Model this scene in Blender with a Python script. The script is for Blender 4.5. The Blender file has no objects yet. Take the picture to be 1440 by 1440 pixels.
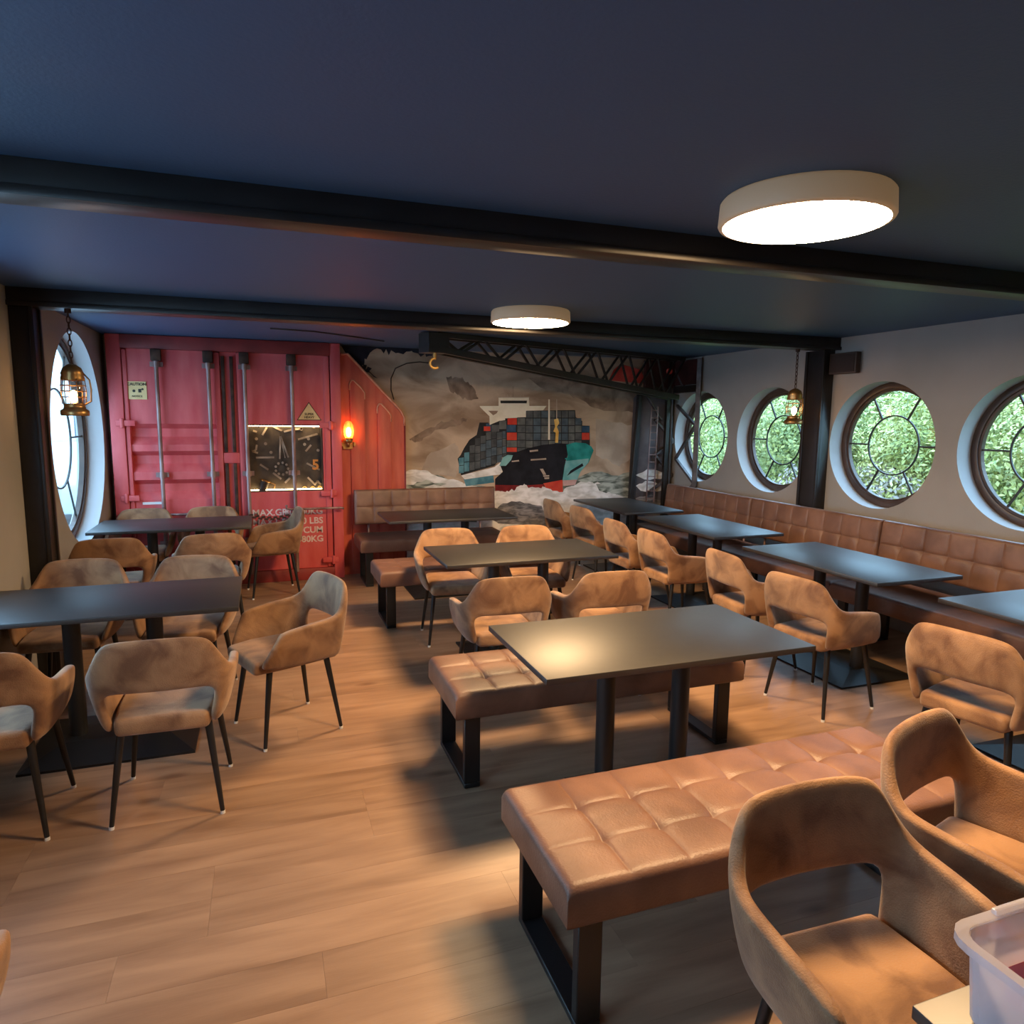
import bpy, bmesh, math, random
from mathutils import Vector, Matrix
from mathutils.geometry import tessellate_polygon
random.seed(7)
SC = bpy.context.scene
COL = SC.collection
R = math.radians

# ------------------------------------------------------------------ camera
FPX, PITCH, YAW, ROLL, EYE = 974.8, .13542, .34425, .010757, 1.70
_f = Vector((math.sin(YAW)*math.cos(PITCH), math.cos(YAW)*math.cos(PITCH), -math.sin(PITCH)))
_r0 = Vector((math.cos(YAW), -math.sin(YAW), 0)); _u0 = _r0.cross(_f)
_r = _r0*math.cos(ROLL) + _u0*math.sin(ROLL)
_u = -_r0*math.sin(ROLL) + _u0*math.cos(ROLL)
cam = bpy.data.cameras.new('camera'); co = bpy.data.objects.new('camera', cam); COL.objects.link(co)
m = Matrix((_r, _u, -_f)).transposed().to_4x4(); m.translation = (0, 0, EYE); co.matrix_world = m
cam.sensor_width = 36; cam.lens = 36*FPX/1440; cam.clip_start = .05
SC.camera = co
def ray(x, y): return _f + _r*((x-720)/FPX) - _u*((y-720)/FPX)
def onY(x, y, Y):                     # a pixel on a plane of constant depth -> X, Z
    d = ray(x, y); t = Y/d.y; return d.x*t, EYE + d.z*t

# ------------------------------------------------------------------ world, exposure
SC.view_settings.view_transform = 'Standard'; SC.view_settings.look = 'None'
SC.view_settings.gamma = 1; SC.view_settings.use_curve_mapping = False
SC.view_settings.exposure = 0.0
LAMP_S, LAMP_C = 165, (1, .64, .32)
w = bpy.data.worlds.new('sky'); SC.world = w; w.use_nodes = True
w.node_tree.nodes['Background'].inputs[0].default_value = (.40, .69, 1.0, 1)
w.node_tree.nodes['Background'].inputs[1].default_value = 8.5
SC.cycles.use_denoising = True
SC.cycles.sample_clamp_indirect = 6
SC.cycles.max_bounces = 8; SC.cycles.transparent_max_bounces = 12

# ------------------------------------------------------------------ materials
def C3(c): return (c[0], c[1], c[2], 1)
def srgb(r, g, b):
    f = lambda v: (v/255/12.92) if v/255 <= .04045 else ((v/255+.055)/1.055)**2.4
    return (f(r), f(g), f(b))
MATS = {}
def mat(name, col=(.5, .5, .5), rough=.5, metal=0, col2=None, scale=6, stretch=(1, 1, 1), detail=5, lo=.35, hi=.65,
        bump=0, bscale=60, spec=.5, sheen=0, coord='Object', rand=0, emit=None, estr=0, dist=0, coat=0):
    if name in MATS: return MATS[name]
    M = bpy.data.materials.new(name); M.use_nodes = True; MATS[name] = M
    n = M.node_tree.nodes; l = M.node_tree.links; b = n['Principled BSDF']
    b.inputs['Base Color'].default_value = C3(col); b.inputs['Roughness'].default_value = rough
    b.inputs['Metallic'].default_value = metal; b.inputs['Specular IOR Level'].default_value = spec
    b.inputs['Sheen Weight'].default_value = sheen; b.inputs['Coat Weight'].default_value = coat
    tc = n.new('ShaderNodeTexCoord'); mp = n.new('ShaderNodeMapping'); mp.inputs['Scale'].default_value = stretch
    gp = n.new('ShaderNodeNewGeometry') if coord == 'World' else None
    l.new(gp.outputs['Position'] if gp else tc.outputs[coord], mp.inputs[0]); vec = mp.outputs[0]
    if rand:
        oi = n.new('ShaderNodeObjectInfo'); ad = n.new('ShaderNodeVectorMath'); ad.operation = 'MULTIPLY_ADD'
        cx = n.new('ShaderNodeCombineXYZ'); l.new(oi.outputs['Random'], cx.inputs[0]); l.new(oi.outputs['Random'], cx.inputs[1])
        ad.inputs[1].default_value = (37, 53, 0); l.new(cx.outputs[0], ad.inputs[0]); l.new(vec, ad.inputs[2]); vec = ad.outputs[0]
    if col2:
        nz = n.new('ShaderNodeTexNoise'); nz.inputs['Scale'].default_value = scale; nz.inputs['Detail'].default_value = detail
        nz.inputs['Distortion'].default_value = dist
        l.new(vec, nz.inputs['Vector']); rp = n.new('ShaderNodeValToRGB')
        rp.color_ramp.elements[0].position = lo; rp.color_ramp.elements[1].position = hi
        rp.color_ramp.elements[0].color = C3(col); rp.color_ramp.elements[1].color = C3(col2)
        l.new(nz.outputs['Fac'], rp.inputs[0]); out = rp.outputs[0]
        if rand:
            hs = n.new('ShaderNodeHueSaturation'); mr = n.new('ShaderNodeMapRange')
            mr.inputs[3].default_value = 1-rand; mr.inputs[4].default_value = 1+rand
            l.new(oi.outputs['Random'], mr.inputs[0]); l.new(mr.outputs[0], hs.inputs['Value']); l.new(out, hs.inputs['Color']); out = hs.outputs[0]
        l.new(out, b.inputs['Base Color'])
    if bump:
        n2 = n.new('ShaderNodeTexNoise'); n2.inputs['Scale'].default_value = bscale; n2.inputs['Detail'].default_value = 4
        l.new(vec, n2.inputs['Vector']); bp = n.new('ShaderNodeBump'); bp.inputs['Strength'].default_value = bump
        bp.inputs['Distance'].default_value = .01; l.new(n2.outputs['Fac'], bp.inputs['Height']); l.new(bp.outputs[0], b.inputs['Normal'])
    if emit:
        b.inputs['Emission Color'].default_value = C3(emit); b.inputs['Emission Strength'].default_value = estr
    return M
def glassy(name, tint, fac_min, rough=.02, diffuse=0, dcol=(1, 1, 1)):
    M = bpy.data.materials.new(name); M.use_nodes = True; MATS[name] = M
    n = M.node_tree.nodes; l = M.node_tree.links; n.clear()
    o = n.new('ShaderNodeOutputMaterial'); t = n.new('ShaderNodeBsdfTransparent'); t.inputs[0].default_value = C3(tint)
    g = n.new('ShaderNodeBsdfGlossy'); g.inputs['Roughness'].default_value = rough
    lw = n.new('ShaderNodeLayerWeight'); lw.inputs[0].default_value = .5            # Schlick: the same from both sides of a thin pane
    pw = n.new('ShaderNodeMath'); pw.operation = 'POWER'; pw.inputs[1].default_value = 5; l.new(lw.outputs['Facing'], pw.inputs[0])
    fr = n.new('ShaderNodeMath'); fr.operation = 'MULTIPLY_ADD'; fr.inputs[1].default_value = .7; fr.inputs[2].default_value = fac_min; l.new(pw.outputs[0], fr.inputs[0])
    mx = n.new('ShaderNodeMixShader'); l.new(fr.outputs[0], mx.inputs[0]); l.new(g.outputs[0], mx.inputs[2])
    if diffuse:
        d = n.new('ShaderNodeBsdfDiffuse'); d.inputs[0].default_value = C3(dcol); tr = n.new('ShaderNodeBsdfTranslucent'); tr.inputs[0].default_value = C3(dcol)
        m2 = n.new('ShaderNodeMixShader'); m2.inputs[0].default_value = .5; l.new(d.outputs[0], m2.inputs[1]); l.new(tr.outputs[0], m2.inputs[2])
        m3 = n.new('ShaderNodeMixShader'); m3.inputs[0].default_value = diffuse; l.new(t.outputs[0], m3.inputs[1]); l.new(m2.outputs[0], m3.inputs[2])
        l.new(m3.outputs[0], mx.inputs[1])
    else: l.new(t.outputs[0], mx.inputs[1])
    l.new(mx.outputs[0], o.inputs[0]); return M

M_ceil = mat('ceiling_paint', (.038, .092, .192), .55, bump=.1, bscale=90)
M_wall = mat('wall_paint', (.32, .30, .275), .75, col2=(.36, .335, .31), scale=2, bump=.12, bscale=120)
M_beam = mat('black_steel', (.012, .010, .010), .38, col2=(.022, .018, .017), scale=4, bump=.05, bscale=30)
M_black = mat('powder_coat', (.010, .010, .011), .42, bump=.08, bscale=300)
M_top = mat('black_table_laminate', (.010, .009, .010), .45, col2=(.014, .013, .013), scale=30, spec=1.0, bump=.02, bscale=400)
M_edge = mat('table_edge', (.012, .011, .011), .5)
M_suede = mat('tan_suede', (.150, .066, .029), .62, col2=(.36, .195, .095), scale=7, detail=8, lo=.36, hi=.62, bump=.25, bscale=220, sheen=.25, spec=.35, coord='World', dist=.6)
M_leather = mat('brown_leather', (.118, .056, .037), .46, col2=(.235, .122, .080), scale=5, detail=7, lo=.3, hi=.7, bump=.18, bscale=160, spec=.5, dist=.4, coord='World')
M_leather2 = mat('brown_leather_matt', (.13, .062, .042), .5, col2=(.235, .12, .085), scale=5, detail=7, lo=.3, hi=.7, bump=.18, bscale=160, spec=.45, coord='World')
M_floor = mat('floor_subfloor', (.10, .06, .035), .6)
M_plank = mat('oak_laminate', (.225, .130, .080), .36, col2=(.42, .265, .168), scale=3.0, stretch=(.6, 4.2, 1), detail=9, lo=.26, hi=.78, bump=.06, bscale=40, rand=.10, spec=.45, dist=.5)
def knots(M):
    n = M.node_tree.nodes; l = M.node_tree.links; b = n['Principled BSDF']; src = b.inputs['Base Color'].links[0].from_socket
    g = n.new('ShaderNodeNewGeometry'); mp = n.new('ShaderNodeMapping'); mp.inputs['Scale'].default_value = (1.5, 3.6, 1); l.new(g.outputs['Position'], mp.inputs[0])
    vo = n.new('ShaderNodeTexVoronoi'); vo.inputs['Scale'].default_value = 1.0; l.new(mp.outputs[0], vo.inputs['Vector'])
    rp = n.new('ShaderNodeValToRGB'); rp.color_ramp.elements[0].position = .02; rp.color_ramp.elements[1].position = .13
    rp.color_ramp.elements[0].color = (.42, .34, .30, 1); rp.color_ramp.elements[1].color = (1, 1, 1, 1); l.new(vo.outputs['Distance'], rp.inputs[0])
    mx = n.new('ShaderNodeMix'); mx.data_type = 'RGBA'; mx.blend_type = 'MULTIPLY'; mx.inputs['Factor'].default_value = .8
    l.new(src, mx.inputs['A']); l.new(rp.outputs[0], mx.inputs['B']); l.new(mx.outputs['Result'], b.inputs['Base Color'])
knots(M_plank)
M_white = mat('white_plastic', (.75, .75, .75), .4)
M_reveal = mat('white_reveal_paint', (.46, .46, .47), .6, bump=.05, bscale=90)
M_bronze = mat('bronze_window_frame', (.045, .024, .016), .38, col2=(.075, .042, .028), scale=8)
M_lead = mat('dark_leading', (.025, .024, .022), .45)
M_glass = glassy('window_glass', (.97, .99, .98), .04)
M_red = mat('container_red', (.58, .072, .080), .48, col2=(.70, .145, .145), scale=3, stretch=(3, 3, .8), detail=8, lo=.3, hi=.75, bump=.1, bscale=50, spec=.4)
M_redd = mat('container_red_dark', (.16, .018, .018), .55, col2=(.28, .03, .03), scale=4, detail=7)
M_red2 = mat('side_panel_red', (.46, .060, .038), .5, col2=(.62, .13, .075), scale=3, stretch=(5, 3, .8), detail=8, lo=.3, hi=.75, bump=.1, bscale=50)
M_copper = mat('copper_edge', (.50, .20, .12), .4, metal=.1, col2=(.70, .34, .22), scale=14)
M_rod = mat('worn_steel', (.17, .085, .075), .42, metal=.45, col2=(.36, .25, .24), scale=9, stretch=(1, 1, .4), detail=8, lo=.35, hi=.6)
M_rust = mat('rusty_iron', (.03, .014, .010), .7, col2=(.10, .045, .028), scale=12, metal=.3)
M_brass = mat('aged_brass', (.32, .17, .06), .35, metal=.8, col2=(.50, .29, .11), scale=10)
M_gold = mat('gold_paint', (.55, .33, .10), .4, metal=.5)
M_sign = mat('cream_sign', (.70, .47, .20), .6, col2=(.78, .58, .28), scale=10)
M_ink = mat('dark_print', (.03, .026, .02), .7)
M_letter = mat('faded_white_lettering', (.66, .50, .48), .7, col2=(.80, .70, .68), scale=20)
M_board = mat('clock_backboard', (.020, .015, .012), .5, col2=(.06, .045, .034), scale=9)
M_tool = mat('tool_steel', (.42, .36, .30), .4, metal=.25, col2=(.20, .16, .13), scale=12)
M_digit = mat('orange_digit', (.60, .24, .05), .5)
M_led = mat('led_strip', (1, .8, .5), emit=(1, .66, .30), estr=20)
M_lampface = mat('lamp_diffuser', (1, 1, 1), emit=LAMP_C, estr=LAMP_S)
M_lampside = mat('lamp_rim', (.45, .36, .27), .5, emit=(1, .62, .30), estr=.12)
M_bulb = mat('warm_bulb', (1, .8, .5), emit=(1, .50, .18), estr=55)
M_chim = glassy('clear_chimney', (.95, .93, .9), .04)
M_flame = glassy('amber_globe', (1, .62, .30), .04, diffuse=.35, dcol=(1, .55, .2))
M_box = glassy('frosted_plastic', (.92, .92, .95), .04, rough=.15, diffuse=.52, dcol=(.82, .80, .86))
M_pink = mat('pink_paper', (.75, .16, .22), .6)
M_leafA = mat('leaf_green', (.33, .37, .10), .5, col2=(.70, .66, .27), scale=1.6, rand=.1)
M_leafB = mat('leaf_dark', (.20, .25, .09), .5, col2=(.42, .44, .19), scale=1.6, rand=.1)
M_leafC = mat('leaf_purple', (.30, .20, .24), .6, col2=(.42, .36, .30), scale=1.6)
for q in (M_leafA, M_leafB): q.node_tree.nodes['Principled BSDF'].inputs['Specular IOR Level'].default_value = .3
M_grass = mat('lawn', (.08, .16, .03), .9, col2=(.14, .24, .05), scale=3)
M_pave = mat('pale_paving', (.45, .45, .45), .8, col2=(.55, .55, .55), scale=2)
M_house = mat('white_render', (.7, .7, .7), .8)
M_dkglass = mat('dark_pane', (.05, .06, .08), .1)
M_car = mat('silver_car_paint', (.4, .42, .45), .3, metal=.5)
M_speaker = mat('speaker_cabinet', (.055, .035, .028), .6)
M_grille = mat('speaker_grille', (.03, .02, .018), .8, bump=.5, bscale=400)
M_gsteel = mat('grey_worn_steel', (.045, .036, .036), .5, metal=.2, col2=(.12, .10, .10), scale=9)
M_cable = mat('black_cable', (.015, .013, .012), .6)

# ------------------------------------------------------------------ mesh helpers
class MB:
    def __init__(s): s.v = []; s.f = []; s.mi = []; s.mats = []; s.sm = []
    def _m(s, m):
        if m is None: return 0
        if m not in s.mats: s.mats.append(m)
        return s.mats.index(m)
    def add(s, vs, fs, m=None, smooth=False):
        o = len(s.v); s.v += [tuple(p) for p in vs]; k = s._m(m)
        for f in fs: s.f.append([i+o for i in f]); s.mi.append(k); s.sm.append(smooth)
        return s
    def box(s, x0, x1, y0, y1, z0, z1, m=None):
        return s.add([(x, y, z) for z in (z0, z1) for y in (y0, y1) for x in (x0, x1)],
                     [(0, 2, 3, 1), (4, 5, 7, 6), (0, 1, 5, 4), (2, 6, 7, 3), (0, 4, 6, 2), (1, 3, 7, 5)], m)
    def cyl(s, a, b, r0, r1=None, n=12, m=None, caps=True, smooth=True):
        a = Vector(a); b = Vector(b); r1 = r0 if r1 is None else r1; d = (b-a).normalized()
        x = d.orthogonal().normalized(); y = d.cross(x); vs = []
        for c, r in ((a, r0), (b, r1)):
            for i in range(n):
                t = 2*math.pi*i/n; vs.append(c + x*(r*math.cos(t)) + y*(r*math.sin(t)))
        s.add(vs, [(i, (i+1) % n, n+(i+1) % n, n+i) for i in range(n)], m, smooth)
        if caps: s.add(vs, [list(range(n))[::-1], list(range(n, 2*n))], m)
        return s
    def bar(s, a, b, w, h, m=None, up=(0, 0, 1)):            # rectangular bar from a to b
        a = Vector(a); b = Vector(b); d = (b-a).normalized(); x = d.cross(Vector(up))
        if x.length < 1e-4: x = d.orthogonal()
        x.normalize(); y = x.cross(d); vs = []
        for c in (a, b):
            for i, j in ((-1, -1), (1, -1), (1, 1), (-1, 1)): vs.append(c + x*(i*w/2) + y*(j*h/2))
        return s.add(vs, [(0, 1, 2, 3), (7, 6, 5, 4), (0, 4, 5, 1), (1, 5, 6, 2), (2, 6, 7, 3), (3, 7, 4, 0)], m)
    def tube(s, pts, r, n=8, m=None, closed=False):
        pts = [Vector(p) for p in pts]; N = len(pts); vs = []; x = None
        for i, p in enumerate(pts):
            a = pts[(i-1) % N] if (closed or i > 0) else p; b = pts[(i+1) % N] if (closed or i < N-1) else p
            d = (b-a).normalized()
            x = d.orthogonal().normalized() if x is None else (x - d*x.dot(d)).normalized()
            y = d.cross(x)
            for k in range(n):
                t = 2*math.pi*k/n; vs.append(p + x*(r*math.cos(t)) + y*(r*math.sin(t)))
        fs = [(i*n+k, i*n+(k+1) % n, ((i+1) % N)*n+(k+1) % n, ((i+1) % N)*n+k) for i in range(N if closed else N-1) for k in range(n)]
        if not closed: fs += [list(range(n))[::-1], list(range((N-1)*n, N*n))]
        return s.add(vs, fs, m, True)
    def lathe(s, prof, c=(0, 0, 0), n=20, m=None):
        vs = [(c[0]+r*math.cos(2*math.pi*k/n), c[1]+r*math.sin(2*math.pi*k/n), c[2]+z) for r, z in prof for k in range(n)]
        fs = [(i*n+k, i*n+(k+1) % n, (i+1)*n+(k+1) % n, (i+1)*n+k) for i in range(len(prof)-1) for k in range(n)]
        return s.add(vs, fs, m, True)
    def prism(s, poly, fn, d0, d1, m=None):                  # poly 2d, fn(u,v,d) -> 3d
        n = len(poly); vs = [fn(u, v, d0) for u, v in poly] + [fn(u, v, d1) for u, v in poly]
        tri = tessellate_polygon([[Vector((u, v, 0)) for u, v in poly]])
        s.add(vs, [(i, (i+1) % n, n+(i+1) % n, n+i) for i in range(n)] + [tuple(t) for t in tri] + [tuple(i+n for i in t[::-1]) for t in tri], m)
        return s
    def mesh(s, name, default=None):
        me = bpy.data.meshes.new(name); me.from_pydata(s.v, [], s.f)
        ms = s.mats or [default]
        for q in ms: me.materials.append(q if q else default)
        if len(s.mats) > 1: me.polygons.foreach_set('material_index', s.mi)
        me.polygons.foreach_set('use_smooth', s.sm); me.update()
        b = bmesh.new(); b.from_mesh(me); bmesh.ops.recalc_face_normals(b, faces=b.faces); b.to_mesh(me); b.free()
        return me
def bevel(me, w, seg=2, ang=35):
    b = bmesh.new(); b.from_mesh(me); bmesh.ops.remove_doubles(b, verts=b.verts, dist=1e-5)
    bmesh.ops.recalc_face_normals(b, faces=b.faces)
    es = [e for e in b.edges if len(e.link_faces) == 2 and e.calc_face_angle(0) > R(ang)]
    bmesh.ops.bevel(b, geom=es, offset=w, segments=seg, affect='EDGES', profile=.5)
    for f in b.faces: f.smooth = True
    b.to_mesh(me); b.free()
    me.set_sharp_from_angle(angle=R(40)) if hasattr(me, 'set_sharp_from_angle') else None
    return me
def bake(me, *mods):                                         # apply modifiers (type, props) to a mesh
    o = bpy.data.objects.new('tmp', me); COL.objects.link(o)
    for t, p in mods:
        q = o.modifiers.new(t, t)
        for k, v in p.items(): setattr(q, k, v)
    dg = bpy.context.evaluated_depsgraph_get(); r = bpy.data.meshes.new_from_object(o.evaluated_get(dg))
    bpy.data.objects.remove(o); return r
def link(name, me, parent=None, loc=(0, 0, 0), rz=0, label=None, cat=None, group=None, kind=None):
    o = bpy.data.objects.new(name, me); COL.objects.link(o); o.location = loc; o.rotation_euler = (0, 0, rz)
    if parent: o.parent = parent
    if label: o['label'] = label
    if cat: o['category'] = cat
    if group: o['group'] = group
    if kind: o['kind'] = kind
    return o
def obj(name, mb, m, parent=None, bev=0, seg=2, **k):
    me = mb.mesh(name, m)
    if bev: bevel(me, bev, seg)
    return link(name, me, parent, **k)
def empty(name, loc=(0, 0, 0), rz=0, **k): return link(name, None, None, loc, rz, **k)
def text_mesh(txt, size, m, depth=.002, bold=0, align='LEFT'):
    cu = bpy.data.curves.new('lettering', 'FONT'); cu.body = txt; cu.size = size; cu.extrude = depth; cu.offset = bold; cu.align_x = align
    cu.resolution_u = 3
    o = bpy.data.objects.new('tmp', cu); COL.objects.link(o)
    me = bpy.data.meshes.new_from_object(o.evaluated_get(bpy.context.evaluated_depsgraph_get()))
    bpy.data.objects.remove(o); me.materials.clear(); me.materials.append(m)
    me.transform(Matrix.Rotation(R(90), 4, 'X')); return me      # stands upright, faces -Y

# ------------------------------------------------------------------ room shell
XL, XR, YF, YB, ZC = -1.39, 4.85, -2.5, 7.60, 2.43
TH = .22
def wall_with_holes(name, x, xo, holes):
    mb = MB()
    for X in (x, xo):
        rect = [Vector((YF-.2, -.15, 0)), Vector((YB+.2, -.15, 0)), Vector((YB+.2, ZC+.15, 0)), Vector((YF-.2, ZC+.15, 0))]
        loops = [rect]
        for (c, z, r) in holes:
            loops.append([Vector((c + r*math.cos(-2*math.pi*i/64), z + r*math.sin(-2*math.pi*i/64), 0)) for i in range(64)])
        flat = [p for lp in loops for p in lp]
        mb.add([(X, p.x, p.y) for p in flat], [tuple(t) for t in tessellate_polygon(loops)])
    a, b = sorted((x, xo))
    mb.add([(X, y, z) for X in (a, b) for y, z in ((YF-.2, -.15), (YB+.2, -.15), (YB+.2, ZC+.15), (YF-.2, ZC+.15))],
           [(0, 1, 5, 4), (1, 2, 6, 5), (2, 3, 7, 6), (3, 0, 4, 7)])
    return obj(name, mb, M_wall, kind='structure', label='grey painted wall pierced by round porthole windows')
RW = [(7.0, 1.5, .525), (5.78, 1.5, .53), (4.46, 1.5, .53), (3.22, 1.5, .53), (1.90, 1.5, .53)]
LW = [(6.50, 1.49, .85), (3.62, 1.49, .85), (1.15, 1.49, .85)]
wall_with_holes('wall_right', XR, XR+TH, RW)
wall_with_holes('wall_left', XL, XL-TH, LW)
obj('wall_back', MB().box(XL-TH, XR+TH, YB, YB+.2, -.15, ZC+.15), M_wall, kind='structure')
obj('wall_front', MB().box(XL-TH, XR+TH, YF-.2, YF, -.15, ZC+.15), M_wall, kind='structure')
obj('ceiling', MB().box(XL, XR, YF, YB, ZC, ZC+.15), M_ceil, kind='structure', label='dark slate blue painted ceiling')

floor = obj('floor', MB().box(XL, XR, YF, YB, -.15, -.012).box(XL, XR, YF, -.02, -.012, 0), M_floor, kind='structure',
            label='warm brown oak look plank floor')
PW, PL = .19, 1.28; plank_cache = {}
row = 0; y = 0.0
while y < YB-.01:
    pw = min(PW, YB-y); x = XL - random.choice((.12, .38, .55, .80, 1.05))
    while x < XR-.02:
        a = max(x, XL); b = min(x+PL, XR)
        if b-a > .03:
            k = (round(b-a, 2), round(pw, 3))
            if k not in plank_cache:
                plank_cache[k] = MB().box(0, b-a-.0006, 0, pw-.0006, -.012, 0).mesh('plank', M_plank)
            link('plank', plank_cache[k], floor, (a, y, 0))
        x += PL
    y += PW; row += 1

# steel ring beams and posts
def ibeam(name, y0, y1, zt, zb):
    mb = MB().box(XL, XR, y0, y1, zb, zb+.016).box(XL, XR, y0+.035, y1-.035, zb+.016, zt)
    return obj(name, mb, M_beam, bev=.004, kind='structure', label='black steel beam running across the ceiling')
def solidbeam(name, y0, y1, zb, label):
    mb = MB().box(XL, XR, y0, y1, zb, ZC).box(XL, XR, y0-.012, y0, zb-.003, zb+.028)
    return obj(name, mb, M_beam, bev=.004, kind='structure', label=label)
solidbeam('trim_1', 2.47, 2.60, 2.325, 'nearer black steel beam crossing the dark ceiling')
solidbeam('trim_2', 4.94, 5.12, 2.325, 'farther black steel beam crossing the ceiling above the lanterns')
def column(name, x0, x1, y0, y1, label):
    mb = MB().box(x0, x1, y0, y1, 0, 2.325)
    xf = x1 if abs(x0-XL) < .01 else x0
    mb.box(xf-.012, xf+.012, y0-.012, y0+.012, 0, 2.325).box(xf-.012, xf+.012, y1-.03, y1, 0, 2.325)
    return obj(name, mb, M_beam, bev=.004, kind='structure', label=label)
column('trim_3', XL, XL+.115, 4.96, 5.13, 'black steel post on the left wall beside the big window')
column('trim_4', XR-.12, XR, 5.00, 5.22, 'black steel post on the right wall between round windows')

# ------------------------------------------------------------------ round windows
def sector(r0, r1, a0, a1, n, d):
    mb = MB(); vs = []
    for k in range(n+1):
        t = a0 + (a1-a0)*k/n
        for r in (r0, r1): vs.append((r*math.cos(t), r*math.sin(t)))
    vs3 = [(-d/2, u, v) for u, v in vs] + [(d/2, u, v) for u, v in vs]; N = len(vs)
    fs = []
    for k in range(n):
        i = 2*k; fs += [(i, i+1, i+3, i+2)]
    mb.add([(0, u, v) for u, v in vs], fs); return mb
def ring(r0, r1, x0, x1, n=64):
    prof = [(r0, x0), (r1, x0), (r1, x1), (r0, x1), (r0, x0)]
    vs = [(x, r*math.cos(2*math.pi*k/n), r*math.sin(2*math.pi*k/n)) for r, x in prof[:4] for k in range(n)]
    return MB().add(vs, [(i*n+k, i*n+(k+1) % n, ((i+1) % 4)*n+(k+1) % n, ((i+1) % 4)*n+k) for i in range(4) for k in range(n)])
def window(name, side, cy, cz, r, label, rot=0):
    X = XR if side > 0 else XL
    t = empty(name, (X + side*.165, cy, cz), kind='structure', label=label)
    s = side
    a, b = (-.165, .055) if s > 0 else (-.055, .165)
    vs = [(x, r*math.cos(2*math.pi*k/64), r*math.sin(2*math.pi*k/64)) for x in (a, b) for k in range(64)]
    me = MB().add(vs, [(k, (k+1) % 64, 64+(k+1) % 64, 64+k) for k in range(64)], None, True).mesh('reveal', M_reveal); link('reveal', me, t)
    fr = ring(r-.055, r-.0005, -.03, .03).mesh('window_frame', M_bronze); bevel(fr, .006, 2); link('window_frame', fr, t)
    fr2 = ring(r-.075, r-.05, -.018, .018).mesh('frame_bead', M_bronze); link('frame_bead', fr2, t)
    ri = r*.47; ro = r-.06
    link('muntin_ring', bevel(ring(ri-.006, ri+.006, -.008, .008).mesh('muntin_ring', M_lead), .002, 1), t)
    for k in range(6):
        an = rot + k*math.pi/3
        link('muntin', MB().bar((0, ri*math.cos(an), ri*math.sin(an)), (0, ro*math.cos(an), ro*math.sin(an)), .014, .012, up=(1, 0, 0)).mesh('muntin', M_lead), t)
        link('pane', sector(ri, ro, an, an+math.pi/3, 10, .004).mesh('pane', M_glass), t)
    dm = MB()
    dm.add([(0, ri*math.cos(2*math.pi*k/40), ri*math.sin(2*math.pi*k/40)) for k in range(40)], [list(range(40))])
    link('pane', dm.mesh('pane', M_glass), t)
RL = ['round leaded window behind the crane tower in the far corner', 'round leaded window behind the right hanging lantern',
      'round leaded window between the black post and the right frame edge', 'round leaded window cut by the right edge of the photo',
      'round leaded window in the right wall beyond the picture']
LL = ['large round window in the left wall behind the hanging lantern', 'large round window in the left wall beside the nearer table', 'large round window in the left wall near the viewer']
for i, (c, z, r) in enumerate(RW): window('window_%d' % (i+1), 1, c, z, r, RL[i])
for i, (c, z, r) in enumerate(LW): window('window_%d' % (i+6), -1, c, z, r, LL[i])

# ------------------------------------------------------------------ ceiling lamps
def ceiling_lamp(x, y, label):
    t = empty('ceiling_lamp', (x, y, ZC), label=label, cat='lamp', group='round ceiling lamps')
    r = .272
    link('lamp_body', MB().lathe([(.0, 0), (r*.97, 0), (r, -.01), (r+.004, -.075), (r, -.082), (r-.012, -.084)], n=48).mesh('lamp_body', M_lampside), t)
    fm = MB(); fm.add([((r-.012)*math.cos(2*math.pi*k/48), (r-.012)*math.sin(2*math.pi*k/48), -.084) for k in range(48)], [list(range(48))[::-1]])
    me = bpy.data.meshes.new('diffuser'); me.from_pydata(fm.v, [], fm.f); me.materials.append(M_lampface)
    link('diffuser', me, t)
ceiling_lamp(1.72, 1.95, 'large glowing round ceiling lamp in front of the nearer black beam')
ceiling_lamp(1.77, 4.60, 'glowing round ceiling lamp by the farther black beam')

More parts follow.
